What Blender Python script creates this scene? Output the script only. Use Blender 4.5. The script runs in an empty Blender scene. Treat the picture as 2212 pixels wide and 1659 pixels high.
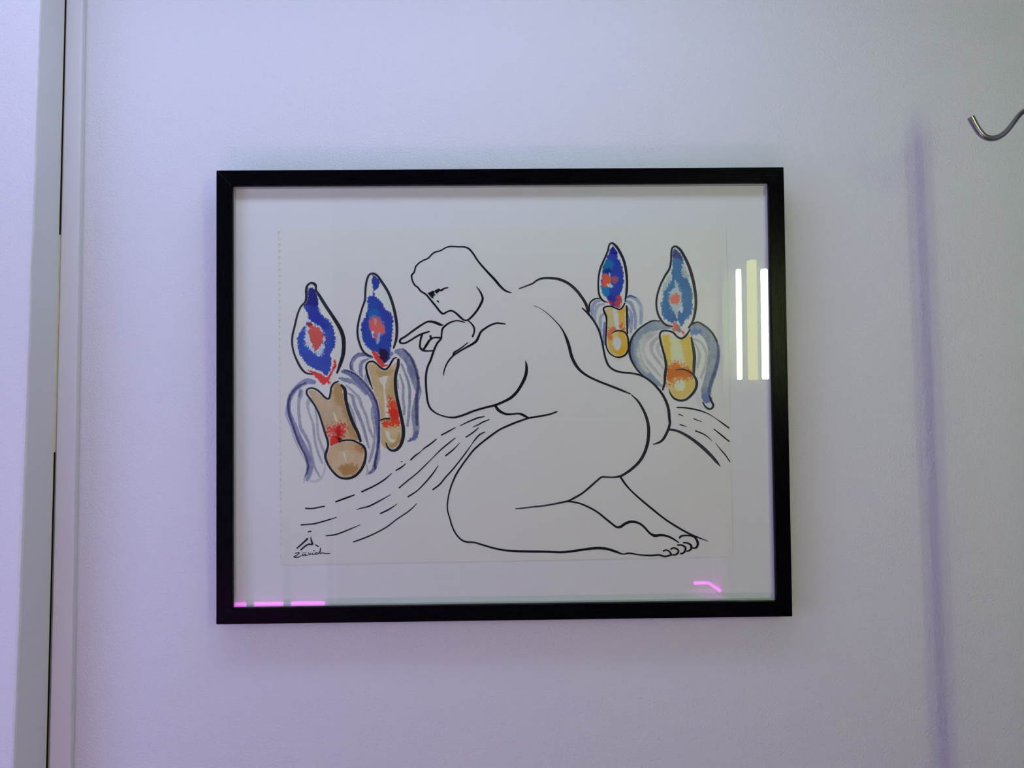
import bpy, bmesh, math, random
import numpy as np
from mathutils import Matrix, Vector

# ------------------------------------------------------------------ camera, world, exposure
sc = bpy.context.scene
COL = sc.collection
F_PX, CX, CY = 1600.0, 1106.0, 829.5            # focal length and centre of the 2212 x 1659 frame
YAW, PITCH, ROLL = 0.01340472, 0.05087476, -0.01331335
CAM = np.array([-0.00191286, -1.02936885, 1.46107782])
fwd = np.array([math.sin(YAW) * math.cos(PITCH), math.cos(YAW) * math.cos(PITCH), math.sin(PITCH)])
r0 = np.array([math.cos(YAW), -math.sin(YAW), 0.0])
u0 = np.cross(r0, fwd)
RIGHT = r0 * math.cos(ROLL) + u0 * math.sin(ROLL)
UP = -r0 * math.sin(ROLL) + u0 * math.cos(ROLL)
cam_data = bpy.data.cameras.new('camera')
cam_data.sensor_fit = 'HORIZONTAL'
cam_data.sensor_width = 36.0
cam_data.lens = 36.0 * F_PX / 2212.0
cam_data.clip_start = 0.02
cam = bpy.data.objects.new('camera', cam_data)
COL.objects.link(cam)
M = Matrix(((RIGHT[0], UP[0], -fwd[0], CAM[0]),
            (RIGHT[1], UP[1], -fwd[1], CAM[1]),
            (RIGHT[2], UP[2], -fwd[2], CAM[2]), (0, 0, 0, 1)))
cam.matrix_world = M
sc.camera = cam

world = bpy.data.worlds.new('world')
sc.world = world
world.use_nodes = True
world.node_tree.nodes['Background'].inputs[0].default_value = (0.8, 0.85, 1.0, 1)
world.node_tree.nodes['Background'].inputs[1].default_value = 0.0

sc.view_settings.view_transform = 'Standard'
sc.view_settings.look = 'None'
sc.view_settings.gamma = 1.0
sc.view_settings.exposure = 0.05
sc.view_settings.use_curve_mapping = False

# a small closed room: a few bounces carry all of its light
sc.cycles.max_bounces = 6
sc.cycles.diffuse_bounces = 4
sc.cycles.glossy_bounces = 3
sc.cycles.transparent_max_bounces = 6
sc.cycles.caustics_reflective = False
sc.cycles.caustics_refractive = False
sc.cycles.use_light_tree = False
sc.cycles.use_adaptive_sampling = True
sc.cycles.adaptive_threshold = 0.03

# radiance (r, g, b) of the tubes, the shelf strips and the added fill lights
LIGHT = {
    'tube': (50.0, 63.0, 26.0),
    'ceiling': (3.60, 4.40, 6.80),
    'left': (1.90, 2.20, 4.10),
    'strip': (17.0, 1.0, 17.0),
    'floor': (175.0, 85.0, 160.0),
}

# ------------------------------------------------------------------ materials
def srgb(c):
    c = np.asarray(c, float) / 255.0
    return np.where(c <= 0.04045, c / 12.92, ((c + 0.055) / 1.055) ** 2.4)

def new_mat(name):
    m = bpy.data.materials.new(name)
    m.use_nodes = True
    nt = m.node_tree
    return m, nt, nt.nodes['Principled BSDF']

def plain(name, col, rough=0.6, metal=0.0, spec=0.5, bump=None, mottled=0.0, mscale=20.0):
    m, nt, b = new_mat(name)
    b.inputs['Base Color'].default_value = (*col, 1)
    b.inputs['Roughness'].default_value = rough
    b.inputs['Metallic'].default_value = metal
    b.inputs['Specular IOR Level'].default_value = spec
    tc = nt.nodes.new('ShaderNodeTexCoord')
    if mottled:
        n = nt.nodes.new('ShaderNodeTexNoise')
        n.inputs['Scale'].default_value = mscale
        n.inputs['Detail'].default_value = 4
        nt.links.new(tc.outputs['Object'], n.inputs['Vector'])
        mx = nt.nodes.new('ShaderNodeMix'); mx.data_type = 'RGBA'
        mx.inputs['A'].default_value = (*[c * (1 - mottled) for c in col], 1)
        mx.inputs['B'].default_value = (*[min(1, c * (1 + mottled)) for c in col], 1)
        nt.links.new(n.outputs['Fac'], mx.inputs['Factor'])
        nt.links.new(mx.outputs['Result'], b.inputs['Base Color'])
    if bump:
        layers, strength, dist = bump
        prev = None
        for scale, detail, wgt in layers:
            n = nt.nodes.new('ShaderNodeTexNoise')
            n.inputs['Scale'].default_value = scale
            n.inputs['Detail'].default_value = detail
            nt.links.new(tc.outputs['Object'], n.inputs['Vector'])
            mu = nt.nodes.new('ShaderNodeMath'); mu.operation = 'MULTIPLY'
            mu.inputs[1].default_value = wgt
            nt.links.new(n.outputs['Fac'], mu.inputs[0])
            if prev is None:
                prev = mu
            else:
                ad = nt.nodes.new('ShaderNodeMath'); ad.operation = 'ADD'
                nt.links.new(prev.outputs[0], ad.inputs[0])
                nt.links.new(mu.outputs[0], ad.inputs[1])
                prev = ad
        bp = nt.nodes.new('ShaderNodeBump')
        bp.inputs['Strength'].default_value = strength
        bp.inputs['Distance'].default_value = dist
        nt.links.new(prev.outputs[0], bp.inputs['Height'])
        nt.links.new(bp.outputs['Normal'], b.inputs['Normal'])
    return m

def emitter(name, rgb):
    m = bpy.data.materials.new(name)
    m.use_nodes = True
    nt = m.node_tree
    nt.nodes.clear()
    e = nt.nodes.new('ShaderNodeEmission')
    mx = max(max(rgb), 1e-9)
    e.inputs[0].default_value = (*[c / mx for c in rgb], 1)
    e.inputs[1].default_value = mx
    o = nt.nodes.new('ShaderNodeOutputMaterial')
    nt.links.new(e.outputs[0], o.inputs[0])
    return m

MAT = {}
MAT['wall'] = plain('painted_plaster', (0.77, 0.77, 0.765), 0.55, spec=0.3,
                    bump=([(330, 1.5, 1.0), (620, 1, 0.35), (40, 2, 1.0)], 0.62, 0.0017))
MAT['pier'] = plain('rough_plaster', (0.79, 0.78, 0.78), 0.6, spec=0.25,
                    bump=([(330, 2, 1.0), (60, 3, 1.0)], 0.60, 0.0017))
MAT['gloss_paint'] = plain('painted_wood', (0.76, 0.76, 0.75), 0.4, spec=0.35,
                           bump=([(90, 3, 1.0), (14, 2, 2.0)], 0.25, 0.0006))
MAT['caulk'] = plain('old_caulk', (0.80, 0.76, 0.58), 0.6, mottled=0.12, mscale=80)
MAT['gap_shade'] = plain('joint_shade', (0.015, 0.013, 0.010), 0.9, spec=0.0)  # near-black, stands in for the shade inside the gap
MAT['ceiling'] = plain('ceiling_paint', (0.62, 0.62, 0.62), 0.8)
MAT['floor'] = plain('floor_vinyl', (0.16, 0.16, 0.17), 0.5, mottled=0.15, mscale=30)
MAT['back'] = plain('grey_wall_paint', (0.36, 0.36, 0.36), 0.7,
                    bump=([(230, 3, 1.0)], 0.3, 0.001))
MAT['dark_wall'] = plain('dark_wall_paint', (0.16, 0.16, 0.17), 0.7)
MAT['lamp_plate'] = plain('lamp_backplate', (0.22, 0.22, 0.22), 0.6)
MAT['door'] = plain('white_door_paint', (0.88, 0.88, 0.89), 0.45)
MAT['panel'] = plain('grey_panel', (0.24, 0.24, 0.25), 0.6)
MAT['white_plastic'] = plain('white_plastic', (0.8, 0.8, 0.78), 0.4)
MAT['grey_post'] = plain('grey_post', (0.16, 0.17, 0.18), 0.5)
MAT['steel'] = plain('brushed_steel', (0.36, 0.36, 0.38), 0.28, metal=1.0)
MAT['mat'] = plain('mount_board', (0.880, 0.890, 0.805), 0.8, spec=0.1,
                   bump=([(900, 2, 1.0)], 0.08, 0.0002))
PAPER_RGB = np.array([0.885, 0.890, 0.745])
MAT['paper'] = plain('drawing_paper', tuple(PAPER_RGB), 0.85, spec=0.1,
                     bump=([(1100, 2, 1.0), (300, 2, 0.8)], 0.10, 0.0002))
MAT['spacer'] = plain('grey_spacer', (0.50, 0.50, 0.48), 0.6)
MAT['tube'] = emitter('lamp_tube_glow', LIGHT['tube'])
MAT['ridge_glow'] = emitter('lit_ridge_glow', (0.13 * LIGHT['tube'][0], 0.11 * LIGHT['tube'][1], 0.04 * LIGHT['tube'][2]))
MAT['ceil_glow'] = emitter('ceiling_fill_glow', LIGHT['ceiling'])
MAT['left_glow'] = emitter('wall_fill_glow', LIGHT['left'])
MAT['floor_glow'] = emitter('floor_fill_glow', LIGHT['floor'])
MAT['strip'] = emitter('led_strip_glow', LIGHT['strip'])

def frame_material():
    m, nt, b = new_mat('black_stained_oak')
    tc = nt.nodes.new('ShaderNodeTexCoord')
    mp = nt.nodes.new('ShaderNodeMapping')
    mp.inputs['Scale'].default_value = (18, 400, 400)
    nt.links.new(tc.outputs['Object'], mp.inputs['Vector'])
    n = nt.nodes.new('ShaderNodeTexNoise')
    n.inputs['Scale'].default_value = 1.6
    n.inputs['Detail'].default_value = 5
    nt.links.new(mp.outputs[0], n.inputs['Vector'])
    cr = nt.nodes.new('ShaderNodeValToRGB')
    cr.color_ramp.elements[0].position = 0.38
    cr.color_ramp.elements[0].color = (0.0006, 0.0006, 0.0012, 1)
    cr.color_ramp.elements[1].position = 0.62
    cr.color_ramp.elements[1].color = (0.0026, 0.0026, 0.0036, 1)
    nt.links.new(n.outputs['Fac'], cr.inputs[0])
    nt.links.new(cr.outputs[0], b.inputs['Base Color'])
    b.inputs['Roughness'].default_value = 0.23
    b.inputs['Specular IOR Level'].default_value = 0.055
    bp = nt.nodes.new('ShaderNodeBump')
    bp.inputs['Strength'].default_value = 0.35
    bp.inputs['Distance'].default_value = 0.0006
    nt.links.new(n.outputs['Fac'], bp.inputs['Height'])
    nt.links.new(bp.outputs['Normal'], b.inputs['Normal'])
    return m
MAT['frame'] = frame_material()

def glass_material():
    m = bpy.data.materials.new('picture_glass')
    m.use_nodes = True
    nt = m.node_tree
    nt.nodes.clear()
    lw = nt.nodes.new('ShaderNodeLayerWeight'); lw.inputs['Blend'].default_value = 0.5
    pw = nt.nodes.new('ShaderNodeMath'); pw.operation = 'POWER'; pw.inputs[1].default_value = 5.0
    fr = nt.nodes.new('ShaderNodeMath'); fr.operation = 'MULTIPLY_ADD'       # Schlick reflectance of one glass face
    fr.inputs[1].default_value = 0.975; fr.inputs[2].default_value = 0.025
    nt.links.new(lw.outputs['Facing'], pw.inputs[0])
    nt.links.new(pw.outputs[0], fr.inputs[0])
    tr = nt.nodes.new('ShaderNodeBsdfTransparent')
    tr.inputs[0].default_value = (0.985, 0.99, 0.985, 1)
    gl = nt.nodes.new('ShaderNodeBsdfGlossy')
    gl.inputs['Roughness'].default_value = 0.0
    mx = nt.nodes.new('ShaderNodeMixShader')
    o = nt.nodes.new('ShaderNodeOutputMaterial')
    nt.links.new(fr.outputs[0], mx.inputs[0])
    nt.links.new(tr.outputs[0], mx.inputs[1])
    nt.links.new(gl.outputs[0], mx.inputs[2])
    nt.links.new(mx.outputs[0], o.inputs[0])
    return m
MAT['glass'] = glass_material()

def attr_material(name, rough):
    m, nt, b = new_mat(name)
    a = nt.nodes.new('ShaderNodeAttribute'); a.attribute_name = 'pigment'
    nt.links.new(a.outputs['Color'], b.inputs['Base Color'])
    b.inputs['Roughness'].default_value = rough
    b.inputs['Specular IOR Level'].default_value = 0.1
    return m
MAT['wash'] = attr_material('watercolour', 0.85)
MAT['ink'] = attr_material('brush_ink', 0.75)

# ------------------------------------------------------------------ helpers
def link(name, me, mat, parent=None):
    o = bpy.data.objects.new(name, me)
    COL.objects.link(o)
    if mat:
        me.materials.append(mat)
    if parent:
        o.parent = parent
    return o

def mesh(name, verts, faces, mat, parent=None, smooth=False):
    me = bpy.data.meshes.new(name)
    me.from_pydata([tuple(map(float, v)) for v in verts], [], faces)
    me.update()
    if smooth:
        me.polygons.foreach_set('use_smooth', [True] * len(me.polygons))
    return link(name, me, mat, parent)

BOXF = [(0, 3, 2, 1), (4, 5, 6, 7), (0, 1, 5, 4), (1, 2, 6, 5), (2, 3, 7, 6), (3, 0, 4, 7)]
def boxv(x0, x1, y0, y1, z0, z1):
    return [(x0, y0, z0), (x1, y0, z0), (x1, y1, z0), (x0, y1, z0),
            (x0, y0, z1), (x1, y0, z1), (x1, y1, z1), (x0, y1, z1)]

def box(name, x0, x1, y0, y1, z0, z1, mat, parent=None, bevel=0.0):
    o = mesh(name, boxv(x0, x1, y0, y1, z0, z1), BOXF, mat, parent)
    if bevel:
        bv = o.modifiers.new('bevel', 'BEVEL')
        bv.width = bevel; bv.segments = 3
    return o

def tube_mesh(pts, radii, seg=20):
    pts = [Vector(p) for p in pts]
    verts, faces = [], []
    prev_n = None
    for i, p in enumerate(pts):
        t = (pts[min(i + 1, len(pts) - 1)] - pts[max(i - 1, 0)]).normalized()
        if prev_n is None:
            a = Vector((0, 1, 0)) if abs(t.y) < 0.9 else Vector((1, 0, 0))
            nrm = (a - t * a.dot(t)).normalized()
        else:
            nrm = (prev_n - t * prev_n.dot(t)).normalized()
        prev_n = nrm
        bn = t.cross(nrm)
        for k in range(seg):
            an = 2 * math.pi * k / seg
            verts.append(p + (nrm * math.cos(an) + bn * math.sin(an)) * radii[i])
    n = len(pts)
    for i in range(n - 1):
        for k in range(seg):
            k2 = (k + 1) % seg
            faces.append((i * seg + k, i * seg + k2, (i + 1) * seg + k2, (i + 1) * seg + k))
    faces.append(tuple(range(seg))[::-1])
    faces.append(tuple((n - 1) * seg + k for k in range(seg)))
    return verts, faces

def tube(name, pts, radii, mat, parent=None, seg=20):
    if not hasattr(radii, '__len__'):
        radii = [radii] * len(pts)
    v, f = tube_mesh(pts, radii, seg)
    o = mesh(name, v, f, mat, parent, smooth=True)
    for p in o.data.polygons[-2:]:
        p.use_smooth = False
    o.data.set_sharp_from_angle(angle=math.radians(50))
    return o

def empty(name, loc):
    o = bpy.data.objects.new(name, None)
    o.empty_display_size = 0.05
    o.location = loc
    COL.objects.link(o)
    return o

def tag(o, label, cat, group=None):
    o['label'] = label
    o['category'] = cat
    if group:
        o['group'] = group
    return o

def struct(o):
    o['kind'] = 'structure'
    return o

def catmull(pts, step):
    """pts: (n, k) array, first two columns are position; centripetal-like resampling about every `step`."""
    P = np.asarray(pts, float)
    if len(P) == 2:
        n = max(2, int(np.hypot(*(P[1] - P[0])[:2]) / step) + 1)
        t = np.linspace(0, 1, n)[:, None]
        return P[0] * (1 - t) + P[1] * t
    Q = np.vstack([2 * P[0] - P[1], P, 2 * P[-1] - P[-2]])
    Q[:, 2:] = np.vstack([P[:1, 2:], P[:, 2:], P[-1:, 2:]])
    out = []
    for i in range(1, len(Q) - 2):
        a, b, c, d = Q[i - 1], Q[i], Q[i + 1], Q[i + 2]
        L = np.hypot(*(c - b)[:2])
        n = max(1, int(L / step))
        ta = np.hypot(*(b - a)[:2]) ** 0.5 + 1e-6
        tb = L ** 0.5 + 1e-6
        tc_ = np.hypot(*(d - c)[:2]) ** 0.5 + 1e-6
        m1 = (c - b) + tb * ((b - a) / ta - (c - a) / (ta + tb))
        m2 = (c - b) + tb * ((d - c) / tc_ - (d - b) / (tb + tc_))
        for k in range(n):
            t = k / n
            out.append((2 * t**3 - 3 * t**2 + 1) * b + (t**3 - 2 * t**2 + t) * m1
                       + (-2 * t**3 + 3 * t**2) * c + (t**3 - t**2) * m2)
    out.append(Q[-2])
    return np.array(out)

# ------------------------------------------------------------------ the room
ZC, YB, XL, XR = 2.32, -1.56, -1.45, 1.35
def gap_x(z):      # foot of the pier's return, on the wall plane
    return -0.6086 + (2.0668 - z) * -0.00456
def edge_x(z):     # front edge of the pier
    return -0.6050 + (2.0258 - z) * -0.01481

struct(box('wall_front', -0.70, XR, 0.0, 0.10, 0.0, ZC, MAT['wall']))
struct(box('wall_left', XL - 0.1, XL, YB - 0.1, 0.1, 0.0, ZC, MAT['back']))
struct(box('wall_right', XR, XR + 0.1, YB - 0.1, 0.1, 0.0, ZC, MAT['dark_wall']))
struct(box('wall_back', XL, XR, YB - 0.1, YB, 0.0, ZC, MAT['back']))
struct(box('floor', XL, XR, YB, 0.0, -0.1, 0.0, MAT['floor']))
struct(box('ceiling', XL - 0.1, XR + 0.1, YB - 0.1, 0.1, ZC, ZC + 0.1, MAT['ceiling']))

# plaster pier on the left, proud of the wall, with an uneven arris
rng = random.Random(4)
pv, pf = [], []
NZ = 220
jit = [0.0]
for i in range(NZ):
    jit.append(jit[-1] * 0.86 + rng.gauss(0, 0.00022))
for i in range(NZ + 1):
    z = ZC * i / NZ
    ex, gx, j = edge_x(z), gap_x(z), jit[i]
    pv += [(XL, -0.07, z), (ex - 0.004, -0.07, z), (ex - 0.0012 + j * 0.4, -0.0692, z),
           (ex + j, -0.0672 + 0.3 * j, z), (gx, 0.0, z)]
for i in range(NZ):
    for k in range(4):
        a = i * 5 + k
        pf.append((a, a + 1, a + 6, a + 5))
pier = struct(mesh('wall_pier', pv, pf, MAT['pier'], smooth=False))
pier.data.materials.append(MAT['gloss_paint'])
for p in pier.data.polygons:
    if p.index % 4 == 3:
        p.material_index = 1                     # smooth painted return

# casing board beside it, a dark strip painting the gap's shade and the bead of old caulk between them
def strip_mesh(name, fx0, fx1, y0, y1, z0, z1, mat, parent=None, n=12, bevel=0.0):
    v, f = [], []
    for i in range(n + 1):
        z = z0 + (z1 - z0) * i / n
        v += [(fx0(z), y0, z), (fx1(z), y0, z), (fx1(z), y1, z), (fx0(z), y1, z)]
    for i in range(n):
        for k in range(4):
            a, b = i * 4 + k, i * 4 + (k + 1) % 4
            f.append((a, b, b + 4, a + 4))
    f.append((3, 2, 1, 0))
    f.append((n * 4, n * 4 + 1, n * 4 + 2, n * 4 + 3))
    o = mesh(name, v, f, mat, parent)
    if bevel:
        bv = o.modifiers.new('bevel', 'BEVEL')
        bv.width = bevel; bv.segments = 3; bv.limit_method = 'ANGLE'
    return o

trim = struct(strip_mesh('trim_1', lambda z: gap_x(z) + 0.0010, lambda z: -0.5840,
                         -0.0105, 0.0005, 0.0, ZC, MAT['gloss_paint'], bevel=0.0022))
def ret_x(y, z):   # surface of the pier's return at depth y
    return gap_x(z) + (edge_x(z) - gap_x(z)) * (y / -0.0672)
def on_return(name, ya, yb, thick, z0, z1, mat, parent=None, n=40, wob=0.0):
    v, f = [], []
    for i in range(n + 1):
        z = z0 + (z1 - z0) * i / n
        w_ = wob * math.sin(z * 57) + wob * 0.6 * math.sin(z * 131 + 1)
        for (y, t) in ((ya + w_, -0.0003), (ya + w_, thick), (yb, thick), (yb, -0.0003)):
            v.append((ret_x(y, z) + t, y, z))
    for i in range(n):
        for k in range(4):
            p, q = i * 4 + k, i * 4 + (k + 1) % 4
            f.append((p, q, q + 4, p + 4))
    f += [(3, 2, 1, 0), (n * 4, n * 4 + 1, n * 4 + 2, n * 4 + 3)]
    return mesh(name, v, f, mat, parent)
on_return('joint_shade', -0.0134, -0.0090, 0.0003, 0.0, ZC, MAT['gap_shade'], trim)
bead = struct(on_return('trim_2', -0.0152, -0.0130, 0.0006, 0.0, ZC, MAT['caulk'], wob=0.0003))
z_hi, z_lo = 1.727, 1.428
on_return('caulk_fill', -0.0136, -0.0085, 0.0007, z_lo, z_hi, MAT['caulk'], bead)

# door and pale panel on the opposite wall, both mirrored faintly in the picture glass
door = struct(box('door_1', -1.36, -0.575, YB, YB + 0.035, 0.0, 2.20, MAT['door'], bevel=0.003))
tube('door_handle', [(-0.63, YB + 0.035, 1.02), (-0.63, YB + 0.075, 1.02), (-0.65, YB + 0.085, 1.02),
                     (-0.73, YB + 0.085, 1.02)], 0.008, MAT['steel'], door)
pn = empty('wall_panel', (0.165, YB, 1.39))
tag(pn, 'pale grey wall panel opposite the picture, mirrored in its glass', 'panel')
box('board', -0.280, 0.280, 0.001, 0.014, 0.0, 0.57, MAT['panel'], pn, bevel=0.002)
for s in (0.0, 0.57):
    box('edge_strip', -0.284, 0.284, 0.001, 0.017, s - 0.004, s + 0.004, MAT['white_plastic'], pn)

# ------------------------------------------------------------------ lamps and added fill lights
# twin tube lamp on the wall behind the camera
lamp = empty('tube_lamp', (0.825, YB, 1.48))
tag(lamp, 'twin vertical tube lamp with greenish white glow, mirrored right in the glass', 'lamp')
box('backplate', -0.075, 0.105, 0.001, 0.022, -0.02, 0.44, MAT['lamp_plate'], lamp, bevel=0.004)
box('glow_panel', 0.010, 0.033, 0.022, 0.060, 0.035, 0.44, MAT['ridge_glow'], lamp, bevel=0.004)  # ridge lit by the tubes, its brightness put in as emission
for (tx, rad) in ((-0.044, 0.0085), (0.041, 0.0110)):
    t = tube('tube', [(tx, 0.105, 0.036), (tx, 0.105, 0.04), (tx, 0.105, 0.396), (tx, 0.105, 0.40)],
             [rad * 0.6, rad, rad, rad * 0.6], MAT['tube'], lamp, seg=16)
    for ze in (0.022, 0.400):
        tube('end_cap', [(tx, 0.105, ze), (tx, 0.105, ze + 0.014)], rad * 1.15, MAT['white_plastic'], t, seg=16)
        box('bracket', tx - 0.006, tx + 0.006, 0.02, 0.10, ze + 0.002, ze + 0.011, MAT['white_plastic'], t)

# long unseen fill light, added to turn the wall top bright and blue
cl = empty('ceiling_fill', (-0.25, -0.42, ZC))
tag(cl, 'added long flat cool white fill light above the picture, out of view', 'lamp')
box('housing', -0.67, 0.67, -0.12, 0.12, -0.045, -0.001, MAT['white_plastic'], cl, bevel=0.004)
mesh('glow_panel', [(-0.65, -0.10, -0.047), (0.65, -0.10, -0.047), (0.65, 0.10, -0.047), (-0.65, 0.10, -0.047)],
     [(0, 3, 2, 1)], MAT['ceil_glow'], cl)

# tall unseen fill panel, added for the lavender light from the left
ll = empty('wall_fill', (XL, -0.88, 0.82))
tag(ll, 'added tall lavender fill light on the left wall, out of view', 'lamp')
box('housing', 0.001, 0.035, -0.40, 0.40, 0.0, 0.95, MAT['white_plastic'], ll, bevel=0.004)
mesh('glow_panel', [(0.037, -0.38, 0.02), (0.037, 0.38, 0.02), (0.037, 0.38, 0.93), (0.037, -0.38, 0.93)],
     [(0, 1, 2, 3)], MAT['left_glow'], ll)

# unseen strip added at the foot of the opposite wall for pink fill
fl = empty('floor_fill', (0.0, YB, 0.0))
tag(fl, 'added pink fill strip along the foot of the opposite wall, out of view', 'lamp')
box('profile', -0.55, 0.10, 0.001, 0.030, 0.001, 0.050, MAT['white_plastic'], fl, bevel=0.003)
mesh('glow_panel', [(-0.54, 0.006, 0.052), (0.09, 0.006, 0.052), (0.09, 0.026, 0.052), (-0.54, 0.026, 0.052)],
     [(0, 1, 2, 3)], MAT['floor_glow'], fl)

# two shelves with pink strip light, mirrored along the bottom of the glass
sh = empty('lit_shelf', (-0.76, YB + 0.035, 0.74))
tag(sh, 'shelf with grey posts and pink strip light, mirrored bottom left in the glass', 'shelf')
box('board', -0.30, 0.27, 0.001, 0.16, 0.0, 0.022, MAT['white_plastic'], sh, bevel=0.002)
for px_ in (-0.092, 0.030, 0.176):
    box('post', px_ - 0.009, px_ + 0.010, 0.010, 0.026, 0.022, 0.335, MAT['grey_post'], sh, bevel=0.002)
for a, b in ((-0.28, -0.104), (-0.080, 0.018), (0.044, 0.152)):
    box('led_strip', a, b, 0.002, 0.010, 0.030, 0.050, MAT['strip'], sh)
sh2 = empty('lit_shelf', (0.67, YB, 0.78))
tag(sh2, 'small corner shelf with bent pink strip light, mirrored bottom right in the glass', 'shelf')
box('board', -0.05, 0.16, 0.001, 0.16, 0.0, 0.022, MAT['white_plastic'], sh2, bevel=0.002)
box('side_panel', 0.040, 0.052, 0.001, 0.16, 0.022, 0.30, MAT['white_plastic'], sh2, bevel=0.002)
tube('led_strip', [(-0.025, 0.012, 0.044), (0.018, 0.012, 0.044), (0.026, 0.018, 0.044), (0.034, 0.11, 0.044)],
     0.005, MAT['strip'], sh2, seg=10)

# ------------------------------------------------------------------ coat stand with the hook at the right edge
CSX, CSY = 0.627, -0.200
cs = empty('coat_stand', (CSX, CSY, 0.0))
tag(cs, 'metal coat stand at the right edge, only its curved steel hook in view', 'coat stand')
tube('pole', [(0, 0, 0.02), (0, 0, 1.845), (0, 0, 1.852)], [0.0115, 0.0115, 0.008], MAT['steel'], cs, seg=32)
v, f = tube_mesh([(0, 0, 0), (0, 0, 0.012), (0, 0, 0.022)], [0.16, 0.16, 0.02], 40)
mesh('base', v, f, MAT['steel'], cs, smooth=False)

def ray(q):
    return fwd + RIGHT * (q[0] - CX) / F_PX - UP * (q[1] - CY) / F_PX

def at_depth(q, y):
    d = ray(q)
    return CAM + d * ((y - CAM[1]) / d[1])

hook_px = [(2096.5, 252.5, 7.6), (2099, 257, 7.6), (2105, 268, 7.3), (2113, 281, 7.0), (2122, 291.5, 6.8), (2132, 297.5, 6.6),
           (2142, 299.3, 6.5), (2153, 297.5, 6.3), (2164, 292, 6.0), (2174, 283.5, 5.7), (2184, 272, 5.5),
           (2193, 259.5, 5.4), (2201, 249.5, 5.4), (2209, 242, 5.3), (2219, 236.5, 5.3), (2232, 233.5, 5.3), (2246, 234, 5.3)]
hp = catmull(hook_px, 3.0)
pts3, rad3 = [], []
for i, (x, y, w) in enumerate(hp):
    yd = -0.182 + 0.012 * i / (len(hp) - 1)
    P = at_depth((x, y), yd)
    pts3.append(tuple(P - np.array([CSX, CSY, 0.0])))
    rad3.append(w / F_PX * (yd - CAM[1]))
tube('hook', pts3, rad3, MAT['steel'], cs, seg=24)

# ------------------------------------------------------------------ the framed drawing
FW, FH, LEAN, FROT = 0.77, 0.60830615, 0.02549155, -0.00301619
sl, cl_, sr, cr_ = math.sin(LEAN), math.cos(LEAN), math.sin(FROT), math.cos(FROT)
EX = np.array([cr_, -sl * sr, cl_ * sr])
EZ = np.array([-sr, -sl * cr_, cl_ * cr_])
EY = np.cross(EZ, EX)                       # into the wall
FO = np.array([0.0, -0.025 - sl * FH / 2, 1.5]) - EZ * FH / 2   # bottom centre of the front face
pic = empty('framed_drawing', (0, 0, 0))
pic.matrix_world = Matrix(((EX[0], EY[0], EZ[0], FO[0]), (EX[1], EY[1], EZ[1], FO[1]),
                           (EX[2], EY[2], EZ[2], FO[2]), (0, 0, 0, 1)))
tag(pic, 'black framed ink and watercolour drawing of a crouching nude among winged candles', 'picture')

RW, DEP = 0.0208, 0.0235
def rail(a, b, c, d, along):
    """mitred rail: outer ends a, b and inner ends d, c as (x, z); local X of the mesh runs along it for the grain"""
    o = bpy.data.objects.new('frame_rail', None)
    ang = 0.0 if along == 'x' else math.pi / 2
    ca, sa = math.cos(ang), math.sin(ang)
    cxm, czm = (a[0] + b[0]) / 2, (a[1] + b[1]) / 2
    vs = []
    for y in (0.0, DEP):
        for (x, z) in (a, b, c, d):
            dx, dz = x - cxm, z - czm
            vs.append((dx * ca + dz * sa, y, -dx * sa + dz * ca))
    bpy.data.objects.remove(o)
    m = mesh('frame_rail', vs, [(0, 1, 2, 3), (7, 6, 5, 4), (0, 4, 5, 1), (1, 5, 6, 2), (2, 6, 7, 3), (3, 7, 4, 0)],
             MAT['frame'], pic)
    bm = bmesh.new(); bm.from_mesh(m.data); bmesh.ops.recalc_face_normals(bm, faces=bm.faces); bm.to_mesh(m.data); bm.free()
    m.location = (cxm, 0, czm)
    m.rotation_euler = (0, -ang, 0)
    bv = m.modifiers.new('bevel', 'BEVEL'); bv.width = 0.0007; bv.segments = 2
    return m
X0, X1, Z0, Z1 = -FW / 2, FW / 2, 0.0, FH
rail((X0, Z1), (X1, Z1), (X1 - RW, Z1 - RW), (X0 + RW, Z1 - RW), 'x')
rail((X0, Z0), (X1, Z0), (X1 - RW, Z0 + RW), (X0 + RW, Z0 + RW), 'x')
rail((X0, Z0), (X0, Z1), (X0 + RW, Z1 - RW), (X0 + RW, Z0 + RW), 'z')
rail((X1, Z0), (X1, Z1), (X1 - RW, Z1 - RW), (X1 - RW, Z0 + RW), 'z')
GX0, GX1, GZ0, GZ1 = X0 + RW, X1 - RW, Z0 + RW, Z1 - RW
e = 0.0003
box('glass', GX0 + e, GX1 - e, 0.0040, 0.0060, GZ0 + e, GZ1 - e, MAT['glass'], pic)
Y_MAT = 0.0125
T = 0.0012
box('spacer', GX0 + e, GX0 + T, 0.0062, Y_MAT, GZ0 + e, GZ1 - e, MAT['spacer'], pic)
box('spacer', GX1 - T, GX1 - e, 0.0062, Y_MAT, GZ0 + e, GZ1 - e, MAT['spacer'], pic)
box('spacer', GX0 + T, GX1 - T, 0.0062, Y_MAT, GZ1 - T, GZ1 - e, MAT['spacer'], pic)
box('spacer', GX0 + T, GX1 - T, 0.0062, Y_MAT, GZ0 + e, GZ0 + T, MAT['spacer'], pic)
box('mount_board', GX0 + e, GX1 - e, Y_MAT, Y_MAT + 0.003, GZ0 + e, GZ1 - e, MAT['mat'], pic)

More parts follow.
